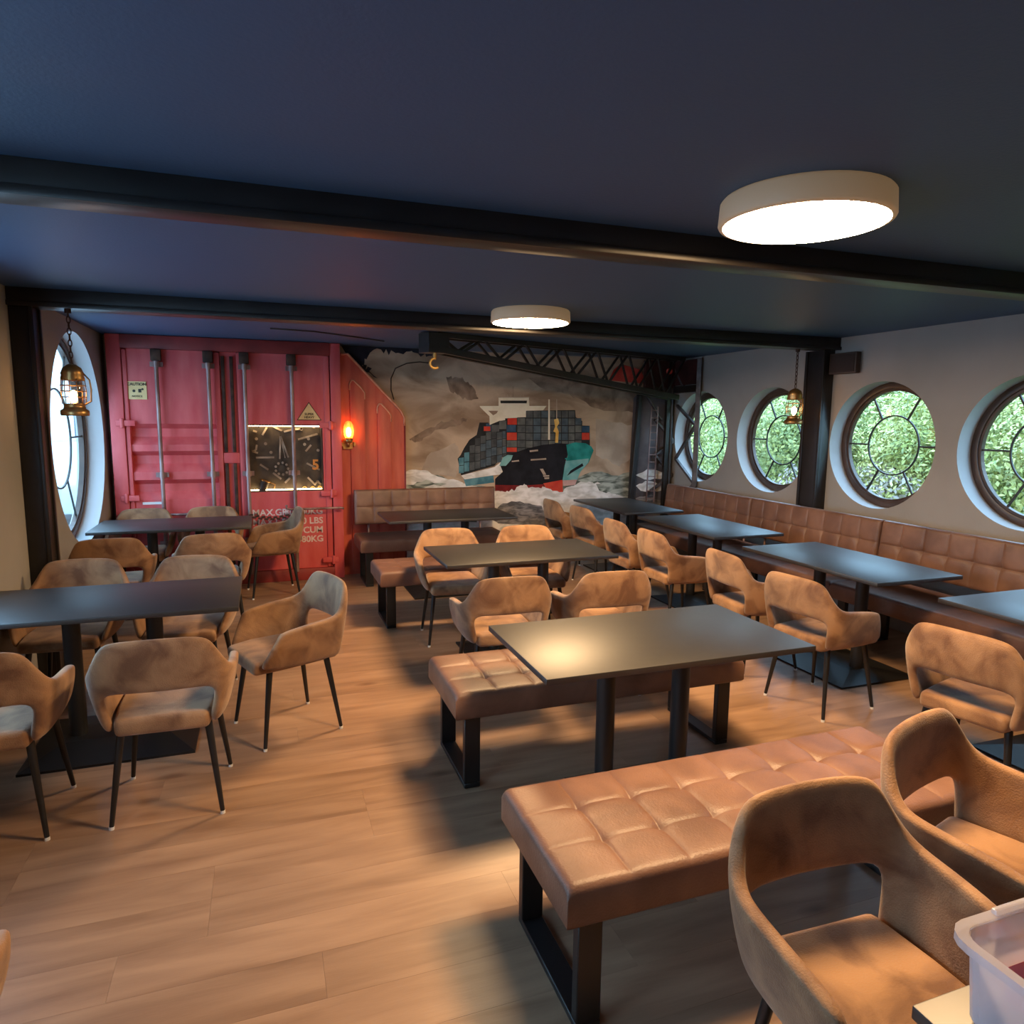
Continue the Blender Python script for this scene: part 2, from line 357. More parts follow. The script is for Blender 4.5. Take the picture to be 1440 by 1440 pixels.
# ------------------------------------------------------------------ chairs
def chair_meshes():
    def arm(B, T):
        B = Vector(B); T = Vector(T); out = []
        for t in (0, .33, .66, .88, 1):
            p = B.lerp(T, t); p.x += .010*math.sin(math.pi*t); out.append(p)
        return out
    zs = (.415, .49, .585, .69)
    half = [arm((.205, .235, .425), (.258, .135, .612)), arm((.212, .12, .415), (.266, .05, .630)), arm((.215, -.04, .415), (.270, -.07, .645)),
            arm((.210, -.140, .415), (.268, -.155, .650)), arm((.200, -.186, .415), (.250, -.210, .676)),
            [Vector((.187, -.212, .415)), Vector((.202, -.222, .49)), Vector((.216, -.232, .585)), Vector((.226, -.243, .69)), Vector((.210, -.256, .785))],
            [Vector((.115, -.238, .415)), Vector((.12, -.244, .49)), Vector((.125, -.250, .585)), Vector((.150, -.260, .69)), Vector((.172, -.272, .820))],
            [Vector((0, -.246, .415)), Vector((0, -.252, .49)), Vector((0, -.258, .585)), Vector((0, -.270, .69)), Vector((0, -.287, .822))]]
    cols = half + [[Vector((-p.x, p.y, p.z)) for p in c] for c in half[-2::-1]]
    mb = MB(); n = len(cols)
    fs = []
    for i in range(n-1):
        for r in range(4):
            if 5 <= i <= n-7 and r < 2: continue
            fs.append((i*5+r, i*5+r+1, (i+1)*5+r+1, (i+1)*5+r))
    mb.add([p for c in cols for p in c], fs)
    me = mb.mesh('shell', M_suede)
    b = bmesh.new(); b.from_mesh(me)
    bmesh.ops.delete(b, geom=[v for v in b.verts if not v.link_faces], context='VERTS'); b.to_mesh(me); b.free()
    sh = bake(me, ('SOLIDIFY', dict(thickness=.040, offset=0)), ('SUBSURF', dict(levels=2, render_levels=2)))
    parts = []
    for sel in (lambda c: c.y < -.165, lambda c: c.y >= -.165 and c.x > 0, lambda c: c.y >= -.165 and c.x <= 0):
        q = bmesh.new(); q.from_mesh(sh)
        bmesh.ops.delete(q, geom=[f for f in q.faces if not sel(f.calc_center_median())], context='FACES')
        for f in q.faces: f.smooth = True
        r_ = bpy.data.meshes.new('part'); q.to_mesh(r_); q.free(); r_.materials.clear(); r_.materials.append(M_suede); parts.append(r_)
    sm = MB(); sy = [(-.225, .178), (-.05, .197), (.12, .203), (.25, .196)]; vs = []; N = len(sy)
    for y, hx in sy:
        dz = -.012 if y > .2 else 0
        vs += [(-hx, y, .395), (hx, y, .395), (hx, y, .472+dz), (-hx, y, .472+dz)]
    fs = [(0, 3, 2, 1), (4*N-4, 4*N-3, 4*N-2, 4*N-1)]
    for i in range(N-1):
        for k in range(4): fs.append((4*i+k, 4*i+(k+1) % 4, 4*i+4+(k+1) % 4, 4*i+4+k))
    sm.add(vs, fs); seat = bevel(sm.mesh('seat', M_suede), .024, 4, 50)
    leg = MB().cyl((0, 0, 0), (.046, .055, -.392), .0165, .0095, 12).mesh('leg', M_black)
    cap = MB().cyl((.046, .055, -.392), (.0465, .0555, -.405), .0105, .0105, 12).mesh('foot_cap', M_white)
    return parts, seat, leg, cap
CH = chair_meshes()
LEGS = {}
for sx in (-1, 1):
    for sy in (-1, 1):
        a = CH[2].copy(); a.transform(Matrix.Diagonal((sx, sy, 1, 1))); b = CH[3].copy(); b.transform(Matrix.Diagonal((sx, sy, 1, 1)))
        if sx*sy < 0: a.flip_normals(); b.flip_normals()
        LEGS[sx, sy] = (a, b)
def chair(x, y, deg, label, group='tan suede armchairs'):
    t = empty('armchair', (x, y, 0), R(deg), label=label, cat='chair', group=group)
    link('backrest', CH[0][0], t); link('armrest', CH[0][1], t); link('armrest', CH[0][2], t); link('seat', CH[1], t)
    for (sx, sy), (a, b) in LEGS.items():
        g = link('leg', a, t, (sx*.166, sy*.155, .405)); link('foot_cap', b, g)
    return t
CHAIRS = [
 (-1.085, 3.26, 0, 'tan suede armchair cut off by the left edge, back to viewer'),
 (-.425, 3.25, -2, 'tan suede armchair, back to viewer, left of the open floor at the nearer left table'),
 (.075, 3.835, 111, 'tan suede armchair turned sideways at the end of the nearer left table'),
 (-1.085, 4.53, 176, 'pale lit armchair facing the viewer behind the nearer left table, by the wall'),
 (-.46, 4.46, 172, 'pale lit armchair facing the viewer behind the nearer left table, aisle side'),
 (-1.085, 5.84, 3, 'dark looking armchair with back to viewer at the far left table, by the post'),
 (-.41, 5.86, 5, 'armchair with back to viewer at the far left table, aisle side'),
 (.045, 6.93, 97, 'armchair turned sideways at the end of the far left table before the white lettering'),
 (-1.075, 6.99, 180, 'armchair against the red container under the square caution sign'),
 (-.49, 6.99, 180, 'armchair against the red container below the rods of its left door'),
 (1.34, 5.08, 175, 'armchair facing the viewer behind the middle table, left of the pair'),
 (2.00, 5.06, 175, 'armchair facing the viewer behind the middle table, right of the pair'),
 (1.30, 3.86, -2, 'armchair with back to viewer before the middle table, left of the pair'),
 (1.945, 3.82, -4, 'armchair with back to viewer before the middle table, right of the pair'),
 (3.22, 6.98, -88, 'farthest armchair of the window row, beside the mural waves'),
 (3.27, 6.36, -84, 'second armchair from the mural in the window row'),
 (3.175, 5.42, -90, 'third armchair from the mural in the window row'),
 (3.18, 4.81, -90, 'fourth armchair from the mural in the window row'),
 (3.19, 3.87, -93, 'fifth armchair from the mural in the window row'),
 (3.13, 3.17, -83, 'sixth armchair from the mural in the window row, with whole arm showing'),
 (3.07, 2.12, -78, 'nearest armchair of the window row, cut by the right edge'),
 (1.905, 1.20, 196, 'foreground armchair turned to the right behind the clear plastic box'),
 (1.23, .99, 178, 'largest foreground armchair seen from the front at bottom right'),
 (-.815, 1.49, 2, 'armchair of which only an arm tip shows at the left edge'),
]
for c in CHAIRS: chair(*c)

# ------------------------------------------------------------------ tables
TT = bevel(MB().box(-.62, .62, -.35, .35, .727, .752).mesh('tabletop', M_top), .003, 2)
TP = MB().cyl((0, 0, .03), (0, 0, .715), .041, n=24).mesh('post', M_black)
TS = MB().box(-.30, .30, -.22, .22, .712, .727).mesh('support_plate', M_black)
hb = MB(); hb.add([(sx*.385*k, sy*.315*k2, z) for z, k, k2 in ((0, 1, 1), (.012, 1, 1), (.05, .62, .32)) for sx, sy in ((-1, -1), (1, -1), (1, 1), (-1, 1))],
   [(0, 3, 2, 1), (8, 9, 10, 11)] + [(4*i+k, 4*i+(k+1) % 4, 4*i+4+(k+1) % 4, 4*i+4+k) for i in (0, 1) for k in range(4)])
TBASE = hb.mesh('base_plate', M_black)
def table(x, y, deg, label, bs=1):
    t = empty('dining_table', (x, y, 0), R(deg), label=label, cat='table', group='black pedestal tables')
    link('tabletop', TT, t); link('support_plate', TS, t); link('base_plate', TBASE, t).scale = (bs, bs, 1)
    for s in (-1, 1): link('post', TP, t, (s*.19, 0, 0))
table(1.565, 2.59, 0, 'black table in the middle of the room between two upholstered benches', .72)
table(1.705, 4.60, 0, 'black table with four armchairs under the farther ceiling lamp')
table(1.67, 6.57, 0, 'black table in front of the back bench and the mural')
table(-.765, 3.97, 0, 'black table at the left with a bright window reflection')
table(-.745, 6.63, 0, 'black table at far left in front of the red container')
table(3.78, 6.80, 90, 'black table in the far right corner below the crane tower')
table(3.78, 5.30, 90, 'black table of the window row nearest the black post, second from the mural')
table(3.74, 3.66, 90, 'black table of the window row with a bright blue sheen, third from the mural')
table(3.78, 2.06, 90, 'black table of the window row cut by the right edge')
table(1.59, .385, 0, 'black table in the bottom right corner carrying the clear plastic box')

# ------------------------------------------------------------------ benches
def cushion(L, W, T, nx, ny, deep=.011, seam=.0035, res=8, re=.026, m=None, name='cushion', pill=.0032):
    ex = [0, .0015, .005, .011, .019, .028]
    def axis(S, n):
        vals = set(round(v, 5) for v in ex) | set(round(S-v, 5) for v in ex)
        for i in range(n*res+1):
            v = S*i/(n*res)
            if .034 < v < S-.034:
                vals.add(round(v, 5))
                if i % res == 0: vals |= {round(v+q, 5) for q in (-.012, -.006, -.003, .003, .006, .012)}
        return sorted(vals)
    xs, ys = axis(L, nx), axis(W, ny); cx, cy = L/nx, W/ny; vs = []
    for yv in ys:
        for xv in xs:
            dx, dy = min(xv, L-xv), min(yv, W-yv); d = 0
            for e in (dx, dy):
                if e < .028: q = 1-e/.028; d += re*(1-math.sqrt(max(0, 1-q*q)))
            z = T - min(d, re*1.35)
            fx, fy = xv/cx, yv/cy
            px, py = math.sin(math.pi*(fx % 1)), math.sin(math.pi*(fy % 1))
            z += pill*((max(px, 0)*max(py, 0))**.4)*min(1, min(dx, dy)/.05)
            for fr, k, S in ((fx, cx, nx), (fy, cy, ny)):
                e = abs(fr-round(fr))*k
                if 0 < round(fr) < S: z -= seam*math.exp(-(e/.008)**2)*min(1, min(dx, dy)/.04)
            if 0 < round(fx) < nx and 0 < round(fy) < ny:
                e = math.hypot((fx-round(fx))*cx, (fy-round(fy))*cy); z -= deep*math.exp(-(e/.028)**2)
            vs.append((xv-L/2, yv-W/2, z))
    nX, nY = len(xs), len(ys)
    fs = [(j*nX+i, j*nX+i+1, (j+1)*nX+i+1, (j+1)*nX+i) for j in range(nY-1) for i in range(nX-1)]
    rim = [i for i in range(nX)] + [j*nX+nX-1 for j in range(1, nY)] + [(nY-1)*nX+i for i in range(nX-2, -1, -1)] + [j*nX for j in range(nY-2, 0, -1)]
    o = len(vs); k = len(rim)
    for zz, ins in ((.010, 0), (0, .008)):
        for r_ in rim:
            x_, y_, _ = vs[r_]; vs.append((x_ - math.copysign(ins, x_), y_ - math.copysign(ins, y_), zz))
    for a in range(k):
        b = (a+1) % k; fs += [(rim[a], o+a, o+b, rim[b]), (o+a, o+k+a, o+k+b, o+b)]
    fs.append([o+k+a for a in range(k)])
    return MB().add(vs, fs, None, True).mesh(name, m or M_leather)
BL, BW = 1.55, .54
CUSH = cushion(BL, BW, .125, 8, 3, m=M_leather)
CUSH2 = cushion(BL, BW, .125, 8, 3, deep=.006, seam=.003, m=M_leather2)
CPLAIN = cushion(BL, BW, .125, 8, 3, deep=.0, seam=.0, pill=0, m=M_leather2)
def sled():
    o = []
    for y in (-.215, .215):
        o.append(('leg', bevel(MB().bar((0, y, .022), (0, y, .352), .075, .035, up=(0, 1, 0)).mesh('leg', M_black), .003, 1)))
    o.append(('foot_bar', bevel(MB().box(-.0375, .0375, -.2325, .2325, 0, .022).mesh('foot_bar', M_black), .003, 1)))
    o.append(('mount_bar', MB().box(-.0375, .0375, -.2325, .2325, .338, .3505).mesh('mount_bar', M_black)))
    return o
SL = sled()
def bench(x, y, label, cush=None, name='upholstered_bench'):
    t = empty(name, (x, y, 0), label=label, cat='bench', group='backless brown leather benches')
    link('seat_cushion', cush or CUSH, t, (0, 0, .351))
    for s in (-1, 1):
        for n_, me in SL: link(n_, me, t, (s*(BL/2-.09), 0, 0))
bench(1.485, 1.785, 'brown tufted leather bench in the foreground with nothing on it')
bench(1.54, 3.12, 'brown tufted leather bench partly under the middle table')
bench(1.61, 5.665, 'brown leather bench behind the middle armchairs, facing the back bench', CUSH2)
BACK = cushion(1.54, .365, .075, 8, 2, deep=.014, seam=.005, m=M_leather, name='back_cushion')
BACK.transform(Matrix.Translation((0, 0, 0)) @ Matrix.Rotation(R(84), 4, 'X'))       # face turns to -Y, slight recline
def backed_bench(x, y, deg, label):
    t = empty('backed_bench', (x, y, 0), R(deg), label=label, cat='bench', group='brown leather benches with tufted backs')
    link('seat_cushion', CPLAIN, t, (0, 0, .351))
    link('back_cushion', BACK, t, (0, .255, .748))
    for s in (-1, 1):
        for n_, me in SL: link(n_, me, t, (s*(BL/2-.09), 0, 0))
        link('back_bracket', MB().tube([(s*.62, .16, .338), (s*.62, .262, .43), (s*.62, .268, .62)], .011, 8).mesh('back_bracket', M_rod), t)
backed_bench(1.645, 7.11, 0, 'brown bench with tufted back standing before the ship mural')
for i, (yc, lb) in enumerate([(6.41, 'backed bench of the window row in the far corner by the crane tower'), (4.86, 'backed bench of the window row behind the black post'),
                              (3.31, 'backed bench of the window row below the third round window'), (1.76, 'backed bench of the window row at the right edge')]):
    backed_bench(4.34, yc, -90, lb)

# ------------------------------------------------------------------ red container front
YC = 7.39
CX0, CX1 = -1.335, .765
cf = empty('container_front', (0, YC, 0), label='red shipping container doors with four steel locking rods', cat='container')
obj('corner_post', MB().box(CX0, CX0+.12, -.02, .19, 0, 2.425), M_red, cf, .006)
obj('corner_post', MB().box(CX1-.10, CX1, -.02, .19, 0, 2.425), M_red, cf, .006)
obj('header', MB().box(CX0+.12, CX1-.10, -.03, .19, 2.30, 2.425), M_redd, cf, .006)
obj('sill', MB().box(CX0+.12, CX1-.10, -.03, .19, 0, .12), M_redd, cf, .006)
# left door: flat upper sheet, three trapezoid pockets, flat lower sheet
def corrugated(x0, x1, pockets, z0, z1, y=.02, d=.075):
    pr = [(y, z1)]
    for (a, b) in pockets:              # a top, b bottom
        pr += [(y, a), (y+d, a-.045), (y+d, b+.075), (y, b)]
    pr += [(y, z0)]
    vs = [(x, p[0], p[1]) for x in (x0, x1) for p in pr] ; n = len(pr)
    mb = MB().add(vs, [(i, i+1, n+i+1, n+i) for i in range(n-1)])
    mb.box(x0, x1, y+d+.005, y+d+.03, z0, z1); return mb
PK = [(1.605, 1.405), (1.345, 1.145), (1.070, .875)]
XD0, XD1 = CX0+.16, -.425
ld = obj('door_leaf', corrugated(XD0, XD1, PK, .12, 2.30), M_red, cf)
for x0, x1 in ((CX0+.125, XD0), (XD1, XD1+.05)): obj('door_stile', MB().box(x0, x1, .0, .10, .125, 2.29), M_red, ld, .004)
# right door with an opening for the lit clock
WX0, WX1, WZ0, WZ1 = -.165, .58, .925, 1.605
XE0, XE1 = -.215, .655
rd = MB().box(XE0, XE1, .02, .05, WZ1, 2.30).box(XE0, XE1, .02, .05, .12, WZ0).box(XE0, WX0, .02, .05, WZ0, WZ1).box(WX1, XE1, .02, .05, WZ0, WZ1)
rdo = obj('door_leaf', rd, M_red, cf)
obj('door_stile', MB().box(XE1-.055, XE1, .0, .03, .125, 2.29), M_red, rdo, .004)
obj('door_stile', MB().box(XE0-.005, XE0+.045, .0, .03, .125, 2.29), M_red, rdo, .004)
# rubber door seals between the leaves
for x in (-.345, -.268):
    for z0, z1 in ((1.33, 2.26), (.14, 1.22)): obj('door_seal', MB().box(x-.016, x+.016, .002, .03, z0, z1), M_rust, cf, .005)
obj('seal_backing', MB().box(-.372, -.222, .03, .06, .12, 2.30), M_red, cf)
obj('seal_clamp', MB().box(-.372, -.222, .008, .03, 1.225, 1.325), M_red, cf, .004)
# rods
for x in (-.92, -.473, -.150, .288):
    rdx = obj('locking_rod', MB().cyl((x, -.045, .10), (x, -.045, 2.19), .0185, n=14), M_rod, cf)
    for z in (2.16, 1.12, .45):
        obj('rod_bracket', MB().box(x-.055, x+.055, -.028, .004, z-.022, z+.022).cyl((x, -.045, z-.026), (x, -.045, z+.026), .027, n=14), M_rod, rdx)
    obj('rod_cam', MB().box(x-.045, x+.045, -.05, .0, 2.19, 2.30), M_rust, rdx, .008)
obj('locking_handle', MB().tube([(.20, -.085, .80), (.20, -.085, .765), (.235, -.085, .755), (.74, -.085, .755), (.765, -.085, .745)], .012), M_rod, cf)
obj('locking_handle', MB().tube([(-.47, -.085, .76), (-.50, -.085, .745), (-.70, -.085, .74), (-1.02, -.085, .74)], .012), M_rod, cf)
ch = MB()
for k in range(15):
    t = k/14; x = -.14 + .40*t; z = .705 - .03*math.sin(math.pi*t) - .012*(k % 2)
    ch.bar((x-.02, -.075, z), (x+.02, -.075, z+.006*(-1)**k), .022, .020)
obj('rusty_chain', ch, M_rust, cf, .004)
for x, z in ((CX0+.10, 1.61), (CX0+.10, .90), (CX1-.11, .90), (CX1-.11, .20), (CX1-.11, 1.60), (CX0+.10, .25)):
    s = 1 if x < 0 else -1
    obj('hinge', MB().box(min(x-.05*s, x+.11*s), max(x-.05*s, x+.11*s), -.034, -.003, z-.028, z+.028).cyl((x, -.034, z-.045), (x, -.034, z+.045), .018), M_red, cf, .008)
LET = [('MAX.GR.', '30.480KG', .715), ('MAX.L.W.', '57.200 LBS', .617), ('CU.CAP.', '33.5 CUM', .520), ('TARE', '2.380KG', .425)]
for a, b, z in LET:
    link('lettering', text_mesh(a, .092, M_letter, .0015, .0022), cf, (-.13, .018, z-.03))
    link('lettering', text_mesh(b, .092, M_letter, .0015, .0022, 'RIGHT'), cf, (.56, .018, z-.03))
# signs stuck on the doors
sg = empty('caution_sign', (-1.10, YC+.018, 1.915), label='square cream caution notice on the left container door', cat='sign')
obj('plate', MB().box(-.083, .083, -.006, 0, -.083, .083), M_sign, sg)
link('lettering', text_mesh('CAUTION', .036, M_ink, .001, .001, 'CENTER'), sg, (0, -.0075, .046))
obj('pictogram', MB().cyl((-.025, -.0062, -.005), (-.025, -.0075, -.005), .013).box(.012, .038, -.0075, -.006, -.018, .014).cyl((.048, -.0062, .012), (.048, -.0075, .012), .010), M_ink, sg)
link('lettering', text_mesh('NOTICE', .024, M_ink, .001, .0005, 'CENTER'), sg, (0, -.0075, -.062))
tg = empty('warning_triangle', (.45, YC+.018, 1.65), label='yellow triangular super heavy sign above the lit clock', cat='sign')
obj('border', MB().prism([(-.122, 0), (.122, 0), (0, .185)], lambda u, v, d: (u, d, v), 0, -.004), M_rust, tg)
obj('plate', MB().prism([(-.110, .007), (.110, .007), (0, .172)], lambda u, v, d: (u, d, v), -.004, -.007), M_sign, tg)
link('lettering', text_mesh('SUPER', .032, M_ink, .001, .0008, 'CENTER'), tg, (0, -.0085, .052))
link('lettering', text_mesh('HEAVY', .032, M_ink, .001, .0008, 'CENTER'), tg, (0, -.0085, .020))
obj('label_strip', MB().box(-.09, .09, -.003, 0, -.012, .012), M_white, None, loc=(-1.02, YC+.018, .845), label='small white paper strip on the left container door above a chair', cat='label')
# lit tool clock let into the right door
ck = empty('tool_clock', ((WX0+WX1)/2, YC+.06, (WZ0+WZ1)/2), label='lit square clock box filled with old tools in the container door', cat='clock')
hw, hh = (WX1-WX0)/2, (WZ1-WZ0)/2
obj('box_frame', MB().box(-hw, hw, .085, .10, -hh, hh).box(-hw, -hw+.012, -.01, .085, -hh, hh).box(hw-.012, hw, -.01, .085, -hh, hh).box(-hw+.012, hw-.012, -.01, .085, hh-.012, hh).box(-hw+.012, hw-.012, -.01, .085, -hh, -hh+.012), M_board, ck)
for z in (hh-.016, -hh+.016): obj('led_strip', MB().box(-hw+.02, hw-.02, .02, .05, z-.004, z+.004), M_led, ck)
def ckp(x, y): X, Z = onY(320+x/6.545, 560+y/6.545, YC+.11); return X-(WX0+WX1)/2, Z-(WZ0+WZ1)/2
def tool(pts, w, th=.016, name='tool', m=None):
    mb = MB(); q = [ckp(*p) for p in pts]
    for a, b in zip(q, q[1:]): mb.bar((a[0], .07, a[1]), (b[0], .07, b[1]), w, th, up=(0, 1, 0))
    return obj(name, mb, m or M_tool, ck)
for a in ([(320, 340), (360, 270)], [(420, 260), (500, 300)], [(520, 310), (590, 290), (690, 280)], [(270, 430), (260, 480), (225, 490), (280, 505)], [(300, 610), (375, 660)],
          [(420, 690), (495, 745)], [(530, 780), (575, 735)], [(650, 380), (830, 330)], [(720, 490), (770, 430)], [(730, 600), (850, 660)], [(740, 730), (800, 790)],
          [(800, 800), (830, 765), (860, 795)], [(260, 548), (430, 545)], [(235, 300), (270, 310)]): tool(a, .018)
obj('dividers', MB().bar((ckp(487, 350)[0], .06, ckp(487, 350)[1]), (ckp(480, 560)[0], .06, ckp(480, 560)[1]), .016, .012, up=(0, 1, 0)).bar((ckp(487, 350)[0], .06, ckp(487, 350)[1]), (ckp(560, 545)[0], .06, ckp(560, 545)[1]), .016, .012, up=(0, 1, 0)).bar((ckp(487, 350)[0], .06, ckp(487, 350)[1]), (ckp(530, 550)[0], .06, ckp(530, 550)[1]), .010, .012, up=(0, 1, 0)), M_tool, ck)
gx, gz = ckp(500, 650)
for k in range(9):
    an = 2*math.pi*k/9; obj('hub_bolt', MB().cyl((gx+.062*math.cos(an), .085, gz+.062*math.sin(an)), (gx+.062*math.cos(an), .062, gz+.062*math.sin(an)), .013, n=6), M_tool, ck)
obj('hub', MB().cyl((gx, .085, gz), (gx, .07, gz), .036, n=20), M_board, ck)
ux, uz = ckp(345, 810)
cup = obj('tin_cup', MB().cyl((ux-.03, .05, uz-.045), (ux+.005, .04, uz+.055), .042, .046, n=20), M_board, ck)
obj('cup_rim', MB().tube([(ux+.005+.046*math.cos(t*.3142), .04+.046*math.sin(t*.3142), uz+.057-.016*math.cos(t*.3142)) for t in range(20)], .006, 6, closed=True), M_brass, cup)
obj('cup_handle', MB().tube([(ux+.05, .045, uz+.035), (ux+.10, .045, uz+.015), (ux+.08, .045, uz-.045), (ux+.03, .045, uz-.05)], .008, 6), M_brass, cup)
for x, y in ((745, 375), (835, 480), (265, 375), (710, 425), (400, 500), (350, 420), (795, 265), (680, 285)):
    a, b = ckp(x, y); obj('bolt', MB().cyl((a, .085, b), (a, .062, b), .016, n=6), M_tool, ck)
dx, dz = ckp(778, 655); link('numeral', text_mesh('5', .145, M_digit, .004, .004), ck, (dx, .055, dz))
for x, y in ((710, 830), (785, 830), (850, 825)):
    a, b = ckp(x, y); obj('washer', MB().tube([(a+.020*math.cos(t*.5236), .06, b+.020*math.sin(t*.5236)) for t in range(12)], .006, 6, closed=True), M_brass, ck)

# ------------------------------------------------------------------ red slanted side panel beside the container
sp = empty('side_panel', (0, 7.5, 0), label='red slanted corrugated side panel between container and mural', cat='panel')
obj('panel_board', MB().prism([(.770, .0), (1.446, .0), (1.446, 1.69), (1.405, 1.757), (.850, 2.345), (.770, 2.345)], lambda u, v, d: (u, d, v), 0, .09), M_red2, sp)
obj('top_edge', MB().tube([(.79, -.012, 2.33), (.855, -.012, 2.335), (1.40, -.012, 1.765), (1.440, -.012, 1.69), (1.446, -.012, 1.60)], .013), M_copper, sp)
obj('right_edge', MB().tube([(1.446, -.008, 1.60), (1.446, -.008, .02)], .009), M_redd, sp)
for (a, za), (b, zb) in (((.868, 2.066), (1.02, 1.974)), ((1.151, 1.828), (1.294, 1.74))):
    obj('raised_rib', MB().prism([(a, .05), (b, .05), (b, zb-.04), (b-.03, zb+.01), (a+.03, za+.005), (a, za-.03)], lambda u, v, d: (u, d, v), -.028, 0), M_red2, sp, .006)
    obj('rib_edge', MB().tube([(a, -.022, za-.10), (a, -.024, za-.035), (a+.02, -.026, za), (a+.045, -.026, za), (b-.03, -.026, zb+.012), (b, -.024, zb-.03), (b, -.022, zb-.10)], .009), M_copper, sp)
# wall lamp on it
sx_, sz_ = .838, 1.545
sc = empty('wall_sconce', (sx_, 7.44, sz_-.14), label='glowing amber wall lamp on the red slanted panel', cat='lamp')
obj('bracket', MB().box(-.05, .05, .02, .032, -.05, .06).tube([(0, .02, 0), (0, -.03, -.02), (0, -.06, .02)], .012).box(-.075, -.055, -.02, .032, -.02, .02).box(.055, .075, -.02, .032, -.02, .02), M_brass, sc)
obj('cup', MB().lathe([(.012, 0), (.035, .012), (.046, .05), (.042, .05)], (0, -.06, .01)), M_brass, sc)
obj('globe', MB().lathe([(.038, .055), (.050, .09), (.054, .14), (.046, .19), (.030, .225), (.001, .235)], (0, -.06, .01)), M_flame, sc)
obj('bulb', MB().lathe([(.001, .065), (.022, .08), (.028, .12), (.018, .16), (.001, .17)], (0, -.06, .01), 12), M_bulb, sc)
sc['label'] = 'glowing amber wall lamp on the red slanted panel'

# ------------------------------------------------------------------ mural on the back wall
mur = MB(); YM = YB-.002; layer = [0]
def paint(name, a, b, scale=8, stretch=(1, 1, 1), **k): return mat('paint_'+name, a, .8, col2=b, scale=scale, stretch=stretch, spec=.2, **k)
def flat(pts, m, step=1):
    layer[0] += step; y = YM - .0005*layer[0]
    q = [onY(px, py, YM) for px, py in pts]
    tri = tessellate_polygon([[Vector((a, b, 0)) for a, b in q]])
    mur.add([(a, y, b) for a, b in q], [tuple(t) for t in tri], m)
def zs(x, y): return (620+x/6, 540+y/6)                     # close-up crop coordinates -> photo pixel
def jag(pts, amp, n=5, seed=1):
    rg = random.Random(seed); out = []
    for (x0, y0), (x1, y1) in zip(pts, pts[1:]):
        for k in range(n):
            t = k/n; out.append((x0+(x1-x0)*t + rg.uniform(-amp, amp)*.6, y0+(y1-y0)*t + rg.uniform(-amp, amp)))
    return out + [pts[-1]]
p_sky = paint('storm_sky', (.29, .20, .135), (.58, .44, .315), 2.1, (.8, 1, 1.5), detail=7, lo=.36, hi=.60, dist=.8)
p_cloud = paint('dark_cloud', (.17, .118, .085), (.40, .29, .21), 5, detail=8, dist=.6)
p_pale = paint('pale_cloud', (.40, .315, .24), (.60, .49, .39), 4, detail=8)
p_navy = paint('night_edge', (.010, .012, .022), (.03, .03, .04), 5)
p_sea = paint('sea', (.11, .13, .11), (.50, .53, .46), 5, (1, 1, 3.2), detail=8, lo=.4, hi=.62, dist=.9)
p_foam = paint('foam', (.62, .60, .56), (.90, .88, .86), 7, (1, 1, 2.2), detail=8, lo=.38, hi=.6, dist=.5)
p_grey = paint('wave_shadow', (.10, .10, .11), (.32, .31, .32), 8, (1, 1, 3), detail=8, lo=.38, hi=.64, dist=.8)
p_hull = paint('hull', (.008, .008, .011), (.020, .020, .026), 6)
p_teal = paint('bow_teal', (.010, .16, .15), (.035, .34, .31), 7)
p_tealp = paint('bow_pale', (.12, .36, .36), (.25, .50, .49), 7)
p_blue = paint('stern_blue', (.06, .17, .22), (.14, .32, .38), 9)
p_dred = paint('hull_red', (.14, .012, .014), (.30, .03, .025), 6)
p_bred = paint('bright_red', (.55, .045, .03), (.66, .09, .05), 8)
p_cream = paint('bridge_cream', (.80, .74, .58), (.90, .85, .70), 9)
p_stack = paint('stack', (.018, .02, .022), (.03, .032, .035), 9)
p_c = [paint('crate_%s' % n, a, b, 14) for n, a, b in (('slate', (.07, .08, .085), (.12, .13, .13)), ('grey', (.10, .11, .11), (.17, .18, .17)), ('blue_grey', (.06, .085, .11), (.10, .14, .17)), ('dim', (.04, .045, .05), (.08, .085, .09)))]
p_nblue = paint('crate_blue', (.03, .07, .13), (.06, .12, .20), 12)
p_black = paint('windows', (.02, .02, .02), (.03, .03, .03), 9)
p_yel = paint('flame', (.75, .42, .08), (.85, .62, .22), 12)
p_redglow = paint('red_glow', (.60, .05, .035), (.80, .11, .08), 6)
p_maroon = paint('maroon', (.035, .010, .010), (.08, .02, .018), 6)
# sky fills the whole wall right of the container
mur.add([(x, YM, z) for x, z in ((.70, .0), (4.845, .0), (4.845, 2.42), (.70, 2.42))], [(0, 1, 2, 3)], p_sky)
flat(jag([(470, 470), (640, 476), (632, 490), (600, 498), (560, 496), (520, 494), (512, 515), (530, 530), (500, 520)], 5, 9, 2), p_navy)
flat(jag([(628, 530), (650, 532), (668, 548), (672, 562), (650, 560), (632, 548)], 2.2, 7, 3), p_cloud)
flat(jag([(600, 605), (625, 592), (660, 588), (640, 600), (612, 606), (590, 622), (575, 618)], 2.2, 7, 4), p_cloud)
flat(jag([(742, 530), (800, 524), (850, 534), (900, 545), (940, 560), (900, 580), (842, 575), (800, 555), (760, 545)], 2.2, 7, 5), p_cloud)
flat(jag([(600, 640), (640, 622), (650, 645), (640, 670), (590, 668)], 2.2, 7, 6), p_pale)
flat(jag([(838, 590), (890, 598), (900, 640), (870, 655), (838, 640)], 2.2, 7, 7), p_pale)
